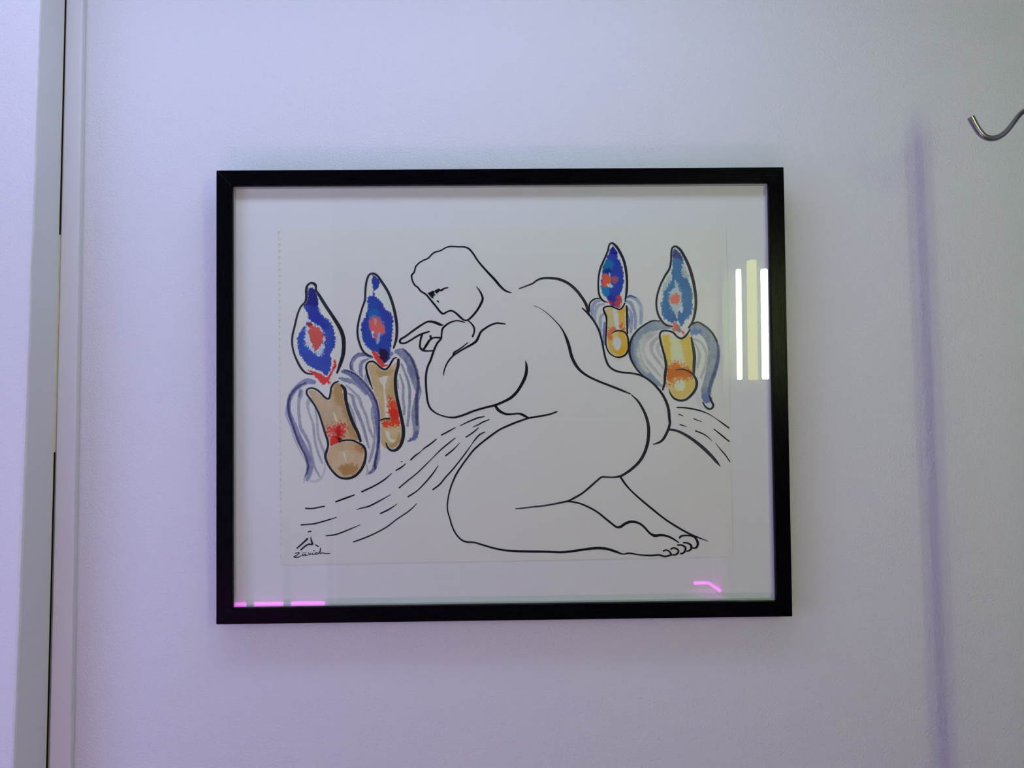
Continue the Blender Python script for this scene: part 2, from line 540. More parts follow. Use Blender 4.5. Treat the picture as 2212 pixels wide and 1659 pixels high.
Y_PAPER = Y_MAT - 0.0007
def sheet(q, y=Y_PAPER):
    """photo position(s) -> local (x, z) on the plane of the sheet"""
    q = np.atleast_2d(np.asarray(q, float))
    d = fwd[None] + RIGHT[None] * ((q[:, :1] - CX) / F_PX) - UP[None] * ((q[:, 1:2] - CY) / F_PX)
    P0 = FO + EY * y
    t = ((P0 - CAM) @ EY) / (d @ EY)
    P = CAM + d * t[:, None] - FO
    return np.stack([P @ EX, P @ EZ], 1)
PXM = float(np.hypot(*(sheet((1200, 800)) - sheet((1100, 800)))[0])) / 100.0     # metres per photo pixel

# sheet with a row of punched binding holes along its left edge
cTL, cTR, cBR, cBL = sheet([(598, 493), (1568, 485), (1583, 1202), (603, 1220)])
pv, pf = [], []
def quad(a, b, c, d):
    k = len(pv)
    for y in (Y_PAPER, Y_MAT - 0.00005):
        pv.extend([(p[0], y, p[1]) for p in (a, b, c, d)])
    pf.extend([(k, k + 1, k + 2, k + 3), (k, k + 4, k + 5, k + 1), (k + 1, k + 5, k + 6, k + 2),
               (k + 2, k + 6, k + 7, k + 3), (k + 3, k + 7, k + 4, k)])
def on(u, v):
    return (cTL * (1 - u) + cTR * u) * (1 - v) + (cBL * (1 - u) + cBR * u) * v
NH = 53
u1, u2 = 0.0035, 0.0090
quad(on(u2, 0), on(1, 0), on(1, 1), on(u2, 1))
quad(on(0, 0), on(u1, 0), on(u1, 1), on(0, 1))
for i in range(NH):
    v0, v1 = i / NH, (i + 0.5) / NH
    quad(on(u1, v0), on(u2, v0), on(u2, v1), on(u1, v1))
paper = mesh('drawing_sheet', pv, pf, MAT['paper'], pic)
bm = bmesh.new(); bm.from_mesh(paper.data); bmesh.ops.recalc_face_normals(bm, faces=bm.faces)
bm.to_mesh(paper.data); bm.free()
paper['label'] = 'off-white drawing paper with punched left edge'

# ---- noise
nrng = np.random.default_rng(11)
LAT = nrng.random((256, 256))
def vnoise(x, y, s, ox=0.0):
    x = x / s + ox; y = y / s + ox * 1.7
    xi, yi = np.floor(x).astype(int), np.floor(y).astype(int)
    fx, fy = x - xi, y - yi
    fx = fx * fx * (3 - 2 * fx); fy = fy * fy * (3 - 2 * fy)
    g = lambda a, b: LAT[a & 255, b & 255]
    return (g(xi, yi) * (1 - fx) + g(xi + 1, yi) * fx) * (1 - fy) + (g(xi, yi + 1) * (1 - fx) + g(xi + 1, yi + 1) * fx) * fy
def fnoise(x, y, s, ox=0.0):
    return (vnoise(x, y, s, ox) + 0.5 * vnoise(x, y, s / 2, ox + 31) + 0.25 * vnoise(x, y, s / 4, ox + 57)) / 1.75 - 0.5

# ---- ink strokes: coordinates measured on enlargements (origin, scale) of the drawing
ZOOM = {'A': (580, 560, 6.1444), 'B': (580, 780, 6.1444), 'C': (860, 510, 6.1444), 'D': (860, 700, 6.1444),
        'E': (1220, 500, 6.1444), 'F': (1220, 700, 6.1444), 'G': (580, 1000, 6.1444), 'H': (880, 850, 6.1444),
        'I': (920, 1000, 6.1444), 'J': (1220, 950, 6.1444), 'K': (1000, 560, 4.6083)}
def S(parts, tone=0):
    """parts: list of (zoom key, flat x, y, width triples); one continuous stroke in photo pixels"""
    out = []
    for key, flat in parts:
        ox, oy, s = ZOOM[key]
        a = np.array(flat, float).reshape(-1, 3)
        out.append(np.stack([ox + a[:, 0] / s, oy + a[:, 1] / s, a[:, 2] / s], 1))
    return (np.vstack(out), tone)

class Ink:
    def __init__(self):
        self.v, self.f, self.c = [], [], []
        self.k = 0
    def stroke(self, st, ragged=0.05):
        P, tone = st
        Q = catmull(P, 1.2)
        n = len(Q)
        t = np.gradient(Q[:, :2], axis=0)
        t /= np.maximum(np.linalg.norm(t, axis=1, keepdims=True), 1e-6)
        nn = np.stack([-t[:, 1], t[:, 0]], 1)
        w = np.maximum(Q[:, 2], 0.6) / 2
        rg = ragged + 0.06 * tone
        wl = w * (1 + rg * 2 * fnoise(Q[:, 0], Q[:, 1], 3.0, self.k * 3.1))
        wr = w * (1 + rg * 2 * fnoise(Q[:, 0], Q[:, 1], 3.0, self.k * 3.1 + 77))
        L, R_ = Q[:, :2] + nn * wl[:, None], Q[:, :2] - nn * wr[:, None]
        cap0 = [Q[0, :2] + w[0] * (nn[0] * math.cos(a) - t[0] * math.sin(a)) for a in np.linspace(0, math.pi, 9)[1:-1]]
        cap1 = [Q[-1, :2] + w[-1] * (nn[-1] * math.cos(a) + t[-1] * math.sin(a)) for a in np.linspace(0, math.pi, 9)[1:-1]]
        base = len(self.v)
        allp = np.vstack([L, R_, cap0, cap1])
        xz = sheet(allp)
        y = Y_PAPER - 0.00024 - 0.000003 * (self.k % 30)
        self.v += [(a, y, b) for a, b in xz]
        dry = 0.5 + fnoise(allp[:, 0], allp[:, 1], 5.0, 9.0 + self.k)
        g = 0.006 + 0.030 * tone + 0.05 * tone * dry
        self.c += [(q, q, q * 1.12) for q in g]
        for i in range(n - 1):
            self.f.append((base + i, base + i + 1, base + n + i + 1, base + n + i))
        k0 = base + 2 * n
        self.f.append(tuple([base] + [k0 + i for i in range(7)] + [base + n]))
        self.f.append(tuple([base + n - 1] + [k0 + 7 + i for i in range(7)] + [base + 2 * n - 1]))
        self.k += 1
    def blob(self, key, flat, tone=0):
        ox, oy, s = ZOOM[key]
        a = np.array(flat, float).reshape(-1, 2) / s + np.array([ox, oy])
        base = len(self.v)
        y = Y_PAPER - 0.00024 - 0.000003 * (self.k % 30)
        self.v += [(p, y, q) for p, q in sheet(a)]
        self.c += [(0.006, 0.006, 0.007)] * len(a)
        self.f.append(tuple(range(base, base + len(a))))
        self.k += 1
    def build(self, name, label=None):
        me = bpy.data.meshes.new(name)
        me.from_pydata([tuple(map(float, v)) for v in self.v], [], self.f)
        at = me.color_attributes.new('pigment', 'FLOAT_COLOR', 'POINT')
        c = np.ones((len(self.v), 4), np.float32); c[:, :3] = self.c
        at.data.foreach_set('color', c.ravel())
        me.update()
        o = link(name, me, MAT['ink'], paper)
        if label:
            o['label'] = label
        return o

# the crouching figure
fig = Ink()
for st in [
    S([('C', [1500,752,14, 1430,728,24, 1370,680,30, 1280,575,32, 1180,470,28, 1060,330,24, 990,225,24, 935,165,24, 880,145,20, 800,143,18, 690,138,18,
              630,155,18, 570,190,18, 480,218,20, 440,250,20, 405,290,20, 330,325,19, 275,360,19, 235,405,20, 222,450,20, 210,485,22, 182,515,24, 180,550,22,
              195,605,22, 225,655,22, 260,680,22, 300,730,24, 370,775,24, 430,845,26, 500,930,26, 560,1005,28, 588,1028,28, 610,1028,26, 650,1005,22,
              705,990,22, 765,1020,26, 830,1080,28, 875,1115,22, 910,1118,22, 945,1100,26, 1030,1010,28, 1090,915,30, 1122,830,30, 1100,760,24, 1070,710,18, 1033,665,5])]),
    S([('C', [598,1182,12, 560,1175,34, 500,1150,36, 440,1135,30, 390,1137,25, 310,1180,25, 200,1255,26, 100,1330,26, 35,1370,28, 22,1400,30, 40,1420,26,
              90,1420,24, 160,1385,24, 240,1335,24, 310,1300,24, 410,1268,22])]),
    S([('C', [320,1300,30, 300,1370,26, 290,1440,26, 292,1480,28, 330,1515,30, 380,1525,22, 455,1522,20])]),
    S([('C', [335,1510,28, 380,1440,34, 420,1380,28, 470,1350,22, 560,1350,26])]),
    S([('C', [430,1328,30, 436,1362,26])]),
    S([('C', [890,1150,8, 840,1132,18, 785,1123,18, 720,1135,20, 650,1170,24, 590,1230,28, 578,1290,24, 570,1360,26, 520,1420,26, 490,1480,28, 460,1560,30]),
       ('D', [430,483,30, 395,560,28, 372,660,28, 368,780,28, 378,920,28, 395,1040,26, 430,1120,26, 500,1180,20, 580,1215,18, 660,1235,20, 750,1238,26,
              860,1210,28, 1000,1155,28, 1150,1110,28, 1290,1075,30, 1400,1030,34, 1500,975,38, 1580,895,38, 1640,800,40, 1690,690,42, 1705,600,38, 1700,530,26, 1688,480,5])]),
    S([('C', [930,1120,16, 985,1175,20, 1010,1225,24, 1008,1280,22, 988,1332,24])]),
    S([('C', [1422,1168,14, 1370,1160,20, 1310,1155,22, 1220,1185,24, 1140,1235,26, 1095,1275,28, 1070,1330,30, 1040,1390,34, 990,1430,30, 900,1480,24, 800,1540,22, 740,1580,22]),
       ('D', [690,463,22, 650,520,20, 620,590,18, 605,650,14, 606,688,6])]),
    S([('C', [920,1418,16, 890,1442,14, 870,1460,16, 800,1510,20, 740,1550,26, 735,1578,26])]),
    S([('D', [1290,1085,34, 1330,1140,40, 1390,1180,32, 1450,1197,30, 1520,1195,24, 1600,1188,24, 1650,1203,34, 1700,1230,30, 1740,1247,18])]),
    S([('D', [2105,1163,20, 2020,1195,22, 1900,1220,24, 1740,1247,24, 1620,1285,26, 1480,1340,26, 1350,1400,24, 1220,1490,26, 1110,1575,24]),
       ('H', [880,750,24, 800,850,22, 720,960,22, 650,1070,24, 600,1180,22, 560,1300,20, 537,1420,18, 530,1520,18, 545,1600,18]),
       ('I', [319,738,18, 335,800,20, 370,890,20, 420,970,20, 480,1025,22, 540,1048,24, 640,1055,22, 760,1090,24, 900,1130,24, 1040,1158,26, 1200,1170,30,
              1400,1175,32, 1600,1178,30, 1800,1185,30, 1950,1170,32, 2100,1148,32]),
       ('J', [280,1452,32, 430,1437,36, 560,1448,34, 680,1485,32, 770,1516,18, 850,1505,22, 1000,1528,20, 1150,1535,24, 1250,1528,24, 1330,1548,24, 1420,1525,24])]),
    S([('K', [560,293,11, 640,262,14, 690,243,16, 740,208,18, 790,190,20, 860,187,22, 950,198,26, 1040,235,27, 1120,300,28, 1180,375,28, 1230,460,30, 1250,545,24])], 0.5),
    S([('K', [1188,487,12, 1240,535,20, 1300,610,20, 1350,700,20, 1380,800,20, 1400,900,20, 1420,990,20, 1455,1065,20, 1520,1110,20, 1600,1128,18, 1700,1138,18,
              1790,1165,20, 1880,1225,22, 1960,1310,24, 2010,1390,26, 2045,1490,28, 2055,1590,28]),
       ('F', [1394,1320,34, 1350,1450,34, 1290,1545,32, 1230,1580,24, 1175,1595,12])], 0.25),
    S([('K', [705,462,4, 760,485,4, 830,530,6, 900,595,8, 960,660,11, 1000,720,16, 1035,800,27, 1060,880,30, 1080,960,30, 1110,1030,30, 1160,1100,26, 1230,1155,22,
              1340,1210,20, 1480,1265,20, 1580,1305,20, 1665,1340,11])], 0.1),
    S([('K', [1680,1352,10, 1740,1410,20, 1790,1490,24, 1825,1570,28]),
       ('F', [1109,1353,40, 1113,1400,42, 1110,1500,42]),
       ('J', [1095,60,42, 1050,190,40, 980,300,38, 890,385,36, 800,450,34, 730,485,30, 640,497,22, 560,495,22, 490,495,24, 430,540,26, 340,620,28, 230,710,26, 110,780,28]),
       ('I', [1900,500,26, 1800,525,24, 1700,545,24])], 0.3),
    S([('I', [1720,542,22, 1550,570,22, 1400,585,20, 1280,600,18, 1190,608,12])], 0.9),
    S([('J', [0,818,20, 90,822,22, 200,845,22, 330,900,24, 440,965,24, 540,1045,26, 640,1125,26, 690,1158,28, 740,1155,34, 790,1120,36, 860,1090,36, 930,1090,32, 1000,1115,28,
              1060,1165,28, 1130,1240,28, 1190,1272,38, 1270,1265,32, 1350,1275,28, 1430,1310,24, 1510,1362,16])]),
    S([('J', [745,500,26, 790,570,26, 870,665,22, 1000,785,24, 1150,910,26, 1320,1045,24, 1480,1150,26, 1650,1245,24, 1780,1300,18, 1900,1345,8])]),
    S([('J', [1525,1298,26, 1545,1278,26, 1610,1270,22, 1700,1280,24, 1745,1320,30, 1765,1380,34, 1745,1430,28, 1700,1438,20])]),
    S([('J', [1575,1365,20, 1620,1368,22, 1670,1395,28, 1680,1430,30, 1660,1465,26, 1622,1478,18])]),
    S([('J', [1500,1397,22, 1550,1397,22, 1600,1430,28, 1595,1475,28, 1565,1505,24, 1535,1510,18])]),
    S([('J', [1410,1450,24, 1440,1435,22, 1490,1450,24, 1510,1480,26, 1480,1520,24, 1440,1528,20])]),
    S([('J', [1310,1475,22, 1345,1462,20, 1385,1480,22, 1410,1515,24])]),
]:
    fig.stroke(st)
fig.blob('C', [390,757, 430,740, 465,723, 485,738, 482,770, 500,780, 488,790, 470,790, 468,830, 440,815, 415,785])
fig.blob('C', [482,735, 488,718, 540,695, 565,710, 605,686, 640,680, 664,676, 668,688, 640,698, 612,704, 600,720, 575,735, 550,730, 530,748, 518,770, 500,752])
fig.blob('C', [507,862, 530,851, 549,884, 530,880])
fig.build('figure_outline', 'crouching nude drawn in black brush line')

for st in [
    S([('H', [1020,305,14, 940,322,20, 820,370,18, 705,425,12])]), S([('H', [1085,347,14, 1000,380,18, 940,415,16, 875,442,12])]),
    S([('H', [635,453,12, 550,500,20, 455,550,18])]), S([('H', [942,455,12, 880,510,18, 780,578,16])]),
    S([('H', [1028,512,14, 960,545,20, 900,610,18, 850,680,10, 780,780,18, 700,885,18, 600,1010,20, 500,1120,20, 430,1205,22, 340,1275,20])], 0.15),
    S([('H', [635,590,10, 560,650,18, 440,750,18, 340,850,12, 230,960,16, 130,1055,16, 0,1160,18]), ('G', [1735,330,18])], 0.3),
    S([('H', [385,605,14, 320,660,20, 220,730,16, 188,760,9, 160,785,14, 110,820,20, 45,880,20])]), S([('H', [695,655,7, 620,735,16, 510,825,20])]),
    S([('H', [408,960,10, 340,1060,18, 230,1190,18, 130,1290,16, 10,1370,20])]),
    S([('G', [1966,540,9, 1880,625,16, 1700,750,16, 1560,855,18, 1380,950,18, 1250,1005,20, 1130,1047,18])], 0.3),
    S([('G', [1820,10,10, 1760,60,20, 1695,97,18])]), S([('G', [1635,140,9, 1540,220,20, 1430,290,20, 1240,382,22])]),
    S([('G', [1138,425,16, 1030,465,24, 895,515,20])]), S([('G', [740,575,18, 660,590,20, 580,605,18, 495,603,20])]),
    S([('G', [1620,420,8, 1480,500,18, 1330,575,20, 1230,600,14, 1172,617,9])]), S([('G', [1705,545,8, 1600,615,20, 1485,672,18])]),
    S([('G', [902,722,10, 780,760,18, 600,808,20, 520,815,18, 435,822,20])]), S([('G', [1218,820,8, 1090,875,16, 890,950,18, 765,967,16])]),
    S([('B', [1766,1333,14, 1774,1336,14])]),
    S([('F', [1490,1107,18, 1600,1112,20, 1760,1140,20, 1890,1185,13, 2000,1250,9, 2090,1315,18, 2178,1380,18])]),
    S([('F', [1513,1198,14, 1565,1217,10])]), S([('F', [1713,1257,14, 1815,1297,9])]), S([('F', [1530,1333,16, 1615,1362,8])]),
    S([('F', [1980,1395,13, 2080,1475,18, 2180,1556,16])]), S([('F', [1735,1418,16, 1830,1455,16, 1900,1500,12, 1955,1552,5])]),
    S([('J', [2000,45,5, 2060,120,12, 2130,200,16, 2190,290,13])]),
    S([('F', [1390,1400,30, 1480,1415,32, 1600,1470,36, 1720,1550,40]), ('J', [1850,120,44, 1950,220,42, 2020,300,34, 2062,350,10])], 0.8),
]:
    gr = Ink()
    gr.stroke(st)
    gr.build('ground_stroke')

sg = Ink()
for st in [
    S([('G', [515,1008,26, 460,1060,22, 380,1130,18])]), S([('G', [560,985,9, 572,1040,22, 585,1078,24, 530,1080,20, 480,1110,22, 432,1150,20])]),
    S([('G', [622,1085,12, 660,1107,18])]), S([('G', [530,914,18, 562,908,20])]),
    S([('G', [355,1200,9, 408,1191,12, 382,1220,10, 338,1247,14, 385,1251,14, 440,1230,9])]),
    S([('G', [452,1205,11, 455,1228,12, 478,1222,12, 491,1205,10, 492,1231,12, 515,1222,9])]),
    S([('G', [462,1192,8, 474,1190,8])]), S([('G', [490,1188,8, 502,1186,8])]),
    S([('G', [535,1193,10, 540,1220,12, 558,1205,12, 578,1212,10])]), S([('G', [585,1198,10, 590,1217,12, 612,1208,9])]), S([('G', [598,1162,14, 603,1165,14])]),
    S([('G', [648,1190,12, 625,1195,12, 622,1211,12, 650,1209,12, 672,1190,10])]), S([('G', [693,1130,14, 686,1170,16, 680,1198,14, 720,1194,12, 760,1202,10, 818,1200,7])]),
]:
    sg.stroke(st)
sg.build('signature', 'brush signature with the word below it')

# ---- the four winged candles: brush outlines ...
CANDLE_INK = [
  [S([('A', [580,1525,20, 500,1510,26, 445,1460,30, 390,1370,30, 340,1250,26, 315,1130,26, 318,1020,28, 350,880,28, 390,720,26, 430,630,24, 490,560,28, 505,490,36, 503,400,36,
              520,345,30, 570,315,30, 620,338,40, 630,370,32, 628,400,28, 680,490,40, 760,620,44, 860,770,46, 950,920,52, 990,1030,54, 1000,1150,52, 985,1290,50, 950,1400,44, 910,1508,26])], 0.2),
   S([('B', [930,268,16, 870,295,24, 835,350,26, 820,440,26, 800,500,26, 760,490,26, 700,430,26, 640,380,26, 570,358,22, 515,378,24, 508,430,28, 560,510,26, 620,600,26, 670,700,28,
              710,820,28, 750,950,30, 785,1060,30, 790,1130,28, 770,1200,36, 755,1260,36, 780,1350,30, 850,1460,28, 940,1540,28, 1040,1560,30, 1140,1530,34, 1230,1440,36, 1280,1320,34,
              1290,1200,30, 1260,1130,32, 1200,1090,26, 1120,1055,22, 1020,1050,20, 940,1070,20])], 0.1),
   S([('B', [970,322,34, 1010,370,44, 1025,500,44, 1060,650,42, 1120,820,44, 1180,940,42, 1222,1060,36])], 0.25)],
  [S([('A', [1385,1300,12, 1310,1270,24, 1250,1210,28, 1200,1090,28, 1180,960,28, 1200,810,28, 1240,660,26, 1280,540,28, 1285,430,28, 1305,280,28, 1340,205,26, 1390,190,28, 1440,215,30,
              1510,310,34, 1590,440,36, 1650,600,38, 1690,780,40, 1705,920,40, 1695,1060,36, 1662,1175,26])], 0.35),
   S([('B', [1382,370,12, 1340,260,28, 1305,140,30, 1298,60,26, 1330,15,24, 1385,5,24, 1440,40,24, 1500,95,26, 1555,110,26, 1600,70,26, 1640,0,26, 1665,-35,22, 1700,-45,14])], 0.1),
   S([('B', [1725,-18,34, 1720,60,40, 1690,180,42, 1685,320,42, 1705,480,42, 1740,640,42, 1770,780,44, 1790,900,46, 1785,1020,46, 1750,1120,44, 1690,1180,38, 1630,1185,28, 1585,1150,24, 1558,1090,16])], 0.15),
   S([('B', [1475,790,14, 1530,768,18, 1610,762,20])])],
  [S([('E', [570,942,12, 510,920,24, 460,850,26, 445,740,24, 450,600,24, 475,480,26, 520,380,26, 570,260,24, 595,170,22, 630,155,26, 680,195,34, 740,290,36, 790,410,36, 815,540,34,
              825,660,32, 820,790,34, 800,930,16])], 0.3),
   S([('E', [795,955,20, 770,1000,20, 730,1035,20, 680,1020,20, 620,995,20, 560,995,20, 515,1020,22, 525,1070,26, 550,1130,24, 555,1230,20, 550,1330,18, 545,1420,18]),
      ('F', [550,290,18, 590,380,18, 660,430,18, 730,440,22, 800,410,26, 842,340,26, 845,250,24, 830,160,22, 790,105,18, 720,88,18, 670,95,16, 625,125,10])]),
   S([('E', [820,990,24, 825,1080,28, 825,1200,24, 832,1352,22])], 0.1),
   S([('E', [470,888,14, 400,895,20, 340,940,22, 325,1000,22, 330,1060,16])], 0.2)],
  [S([('E', [1430,1260,16, 1350,1245,26, 1290,1190,28, 1240,1100,28, 1215,980,26, 1225,860,26, 1270,710,26, 1330,590,28, 1390,490,28, 1410,390,26, 1415,270,26, 1430,215,26, 1465,197,26,
              1520,230,34, 1590,340,38, 1650,470,40, 1700,640,42, 1730,800,40, 1740,950,38, 1725,1090,36, 1690,1210,30, 1645,1275,24])], 0.55),
   S([('F', [1660,75,18, 1610,150,28, 1555,190,28, 1500,175,26, 1440,115,26, 1370,90,22, 1290,95,26, 1262,135,26, 1270,220,28, 1300,340,30, 1330,450,32, 1345,560,38, 1330,680,38,
              1325,780,34, 1300,870,26])], 0.4),
   S([('F', [1680,180,24, 1700,290,36, 1720,420,42, 1715,560,42, 1710,680,28])], 0.6),
   S([('F', [1475,610,12, 1560,600,18, 1640,625,22, 1710,680,28, 1750,770,38, 1740,850,36, 1690,930,34, 1610,1000,32, 1530,1015,28, 1450,985,28, 1400,920,20, 1380,860,8])], 0.55),
   S([('F', [1260,-40,16, 1160,-40,22, 1060,10,22, 960,90,26, 890,190,28, 860,300,30, 865,420,30, 910,530,26, 990,640,22, 1050,690,10])], 0.45),
   S([('F', [1690,0,26, 1760,-25,22, 1850,20,24, 1950,110,26, 2020,230,24])], 0.5),
   S([('F', [1915,950,18, 1945,1020,28, 1970,1090,28, 1925,1130,24, 1870,1100,24, 1830,1040,16])], 0.4)],
]
for c in CANDLE_INK:
    k = Ink()
    for st in c:
        k.stroke(st)
    k.build('candle_outline')

# ---- ... and their watercolour, laid down wash by wash on a fine grid of the paper
class Wash:
    def __init__(self, x0, y0, x1, y1, white, lift=0.00012, step=0.85):
        self.lift = lift
        self.xs, self.ys = np.arange(x0, x1, step), np.arange(y0, y1, step)
        self.X, self.Y = np.meshgrid(self.xs, self.ys)
        self.rgb = np.ones(self.X.shape + (3,)) * PAPER_RGB
        self.cov = np.zeros(self.X.shape)
        self.white = srgb(white)
        self.n = 0
    def pig(self, c):
        haze = 0.014                                   # veil of the glass over every colour
        q = np.clip((srgb(c) - haze) / (self.white - haze), 0.006, None)
        return q / max(1.0, q.max()) * PAPER_RGB
    def lay(self, sd, sl_, col, alpha, soft, jag, js, tex, col2, seed):
        X, Y = self.X[sl_], self.Y[sl_]
        sd = sd + jag * 4.2 * fnoise(X, Y, js, seed)
        a = np.clip((soft - sd) / (2 * soft), 0, 1)
        a = a * a * (3 - 2 * a) * alpha
        if tex:
            a = a * np.clip(1 - tex * 0.15 - tex * 1.6 * fnoise(X, Y, 9, seed + 5) - tex * 1.2 * fnoise(X, Y, 2.2, seed + 15), 0, 1)
        c = self.pig(col)[None, None]
        if col2 is not None:
            m = np.clip(0.5 + 1.6 * fnoise(X, Y, 22, seed + 8), 0, 1)[..., None]
            c = c * (1 - m) + self.pig(col2)[None, None] * m
        self.rgb[sl_] = self.rgb[sl_] * (1 - a[..., None]) + c * a[..., None]
        self.cov[sl_] = np.maximum(self.cov[sl_], a)
    def window(self, P, pad):
        i0, i1 = np.searchsorted(self.xs, [P[:, 0].min() - pad, P[:, 0].max() + pad])
        j0, j1 = np.searchsorted(self.ys, [P[:, 1].min() - pad, P[:, 1].max() + pad])
        return (slice(j0, j1), slice(i0, i1))
    def poly(self, key, flat, col, alpha=1.0, soft=0.8, jag=0.8, js=4.0, tex=0.0, col2=None):
        self.n += 1
        ox, oy, s = ZOOM[key]
        P = np.array(flat, float).reshape(-1, 2) / s + np.array([ox, oy])
        P = catmull(np.vstack([P, P[:1]]), 3.0)[:-1]
        w = self.window(P, 4 + jag + soft)
        X, Y = self.X[w], self.Y[w]
        d2 = np.full(X.shape, 1e9); inside = np.zeros(X.shape, bool)
        for a, b in zip(P, np.roll(P, -1, 0)):
            e0, e1 = b - a
            L = e0 * e0 + e1 * e1 + 1e-9
            t = np.clip(((X - a[0]) * e0 + (Y - a[1]) * e1) / L, 0, 1)
            d2 = np.minimum(d2, (X - a[0] - t * e0) ** 2 + (Y - a[1] - t * e1) ** 2)
            if abs(e1) > 1e-9:
                cr = ((a[1] > Y) != (b[1] > Y)) & (X < a[0] + (Y - a[1]) * e0 / e1)
                inside ^= cr
        sd = np.sqrt(d2) * np.where(inside, -1, 1)
        self.lay(sd, w, col, alpha, soft, jag, js, tex, col2, self.n * 7.3)
    def brush(self, key, flat, col, alpha=0.8, soft=0.7, jag=0.5, js=3.0, tex=0.25, col2=None):
        self.n += 1
        ox, oy, s = ZOOM[key]
        P = np.array(flat, float).reshape(-1, 3) / s
        P[:, 0] += ox; P[:, 1] += oy
        Q = catmull(P, 2.0)
        w = self.window(Q, Q[:, 2].max() / 2 + 3)
        X, Y = self.X[w], self.Y[w]
        sd = np.full(X.shape, 1e9)
        for a, b in zip(Q[:-1], Q[1:]):
            e0, e1 = (b - a)[:2]
            L = e0 * e0 + e1 * e1 + 1e-9
            t = np.clip(((X - a[0]) * e0 + (Y - a[1]) * e1) / L, 0, 1)
            sd = np.minimum(sd, np.hypot(X - a[0] - t * e0, Y - a[1] - t * e1) - (a[2] + (b[2] - a[2]) * t) / 2)
        self.lay(sd, w, col, alpha, soft, jag, js, tex, col2, self.n * 7.3)
    def build(self, name, label):
        ny, nx = self.X.shape
        keep = np.zeros((ny - 1, nx - 1), bool)
        for a in (0, 1):
            for b in (0, 1):
                keep |= self.cov[a:ny - 1 + a, b:nx - 1 + b] > 0.012
        idx = np.arange(ny * nx).reshape(ny, nx)
        F_ = np.stack([idx[:-1, :-1][keep], idx[:-1, 1:][keep], idx[1:, 1:][keep], idx[1:, :-1][keep]], 1)
        used = np.unique(F_)
        remap = np.full(ny * nx, -1); remap[used] = np.arange(len(used))
        F_ = remap[F_]
        xz = sheet(np.stack([self.X.ravel()[used], self.Y.ravel()[used]], 1))
        V = np.stack([xz[:, 0], np.full(len(used), Y_PAPER - self.lift), xz[:, 1]], 1)
        me = bpy.data.meshes.new(name)
        me.vertices.add(len(V)); me.vertices.foreach_set('co', V.astype(np.float32).ravel())
        me.loops.add(F_.size); me.loops.foreach_set('vertex_index', F_.astype(np.int32).ravel())
        me.polygons.add(len(F_))
        me.polygons.foreach_set('loop_start', np.arange(0, F_.size, 4, dtype=np.int32))
        me.update(calc_edges=True)
        me.validate()
        at = me.color_attributes.new('pigment', 'FLOAT_COLOR', 'POINT')
        c = np.ones((len(used), 4), np.float32)
        c[:, :3] = self.rgb.reshape(-1, 3)[used]
        at.data.foreach_set('color', c.ravel())
        o = link(name, me, MAT['wash'], paper)
        o['label'] = label
        return o

WL, WR = (176, 175, 190), (163, 161, 163)
NAVY, GREYB, LIGHTB = (26, 27, 74), (96, 100, 138), (128, 130, 152)

# candle with the longest flame, lower left
w = Wash(612, 605, 838, 1052, WL)
w.brush('B', [600,280,60, 520,268,80, 430,310,75, 350,380,68, 290,480,62, 268,580,58, 272,680,60, 310,780,65, 360,900,70, 420,1050,75, 490,1180,80, 545,1300,75, 558,1400,75, 540,1500,70, 515,1575,45], (105,108,152), 0.9, tex=0.3, col2=(80,84,135))
w.brush('B', [236,620,22, 236,720,22, 300,880,18, 340,1020,18, 420,1200,14, 500,1340,8], (110,112,155), 0.7)
w.brush('B', [490,290,22, 400,335,28, 310,430,32, 268,540,34, 275,700,32, 330,880,32, 400,1080,32, 470,1220,30, 515,1340,34, 518,1440,32, 485,1540,18], NAVY, 0.85, tex=0.2)
w.brush('B', [475,1560,20, 470,1620,8], GREYB, 0.7)
w.brush('B', [430,400,60, 425,450,62, 405,520,40, 402,650,42, 412,780,44, 430,890,44, 500,1010,44, 550,1130,38, 580,1280,34, 620,1420,32, 675,1530,26], (104,108,142), 0.9, col2=(125,128,150))
w.brush('B', [430,400,24, 400,470,24], NAVY, 0.6)
w.brush('B', [585,500,40, 535,530,60, 518,580,40, 540,690,30, 590,830,34, 605,960,36, 620,1080,34, 660,1220,32, 712,1350,30], (110,114,145), 0.85, col2=(135,138,155))
w.brush('B', [622,630,26, 645,800,30, 660,980,32, 690,1090,32, 730,1190,34, 745,1240,20], (120,122,145), 0.8)
w.brush('B', [750,1340,18, 742,1460,30, 690,1560,36, 620,1598,34, 550,1592,22], (150,150,168), 0.8)
w.brush('B', [985,140,40, 1080,165,70, 1200,265,80, 1320,395,78, 1400,530,78, 1432,680,78, 1445,830,60, 1458,1000,52, 1452,1150,48, 1428,1300,50, 1400,1430,60, 1340,1490,36], (88,92,138), 0.92, tex=0.3, col2=(70,75,128))
w.brush('B', [945,230,36, 1050,255,64, 1180,300,70, 1290,420,60], (90,94,140), 0.85, jag=1.2)
w.brush('B', [1000,115,20, 1130,160,26, 1280,290,28, 1400,470,30, 1460,660,30, 1468,900,32, 1455,1150,30, 1415,1340,30, 1412,1430,20], NAVY, 0.8, tex=0.2)
w.brush('B', [1385,640,56, 1385,740,50, 1405,860,30, 1410,1000,34, 1395,1130,40, 1370,1240,40, 1335,1345,24], (108,112,145), 0.85)
w.brush('B', [1470,1180,30, 1465,1290,34, 1440,1380,24], (110,112,148), 0.75)
w.brush('B', [1030,325,20, 1120,400,32, 1200,490,44, 1240,600,42, 1300,740,38, 1330,870,38, 1385,1010,34], (112,115,145), 0.88, col2=(130,132,152))
w.brush('B', [1050,430,24, 1110,460,46, 1142,590,46, 1200,720,44, 1250,850,42, 1290,1000,36, 1330,1150,24], (115,118,145), 0.88, col2=(95,98,130))
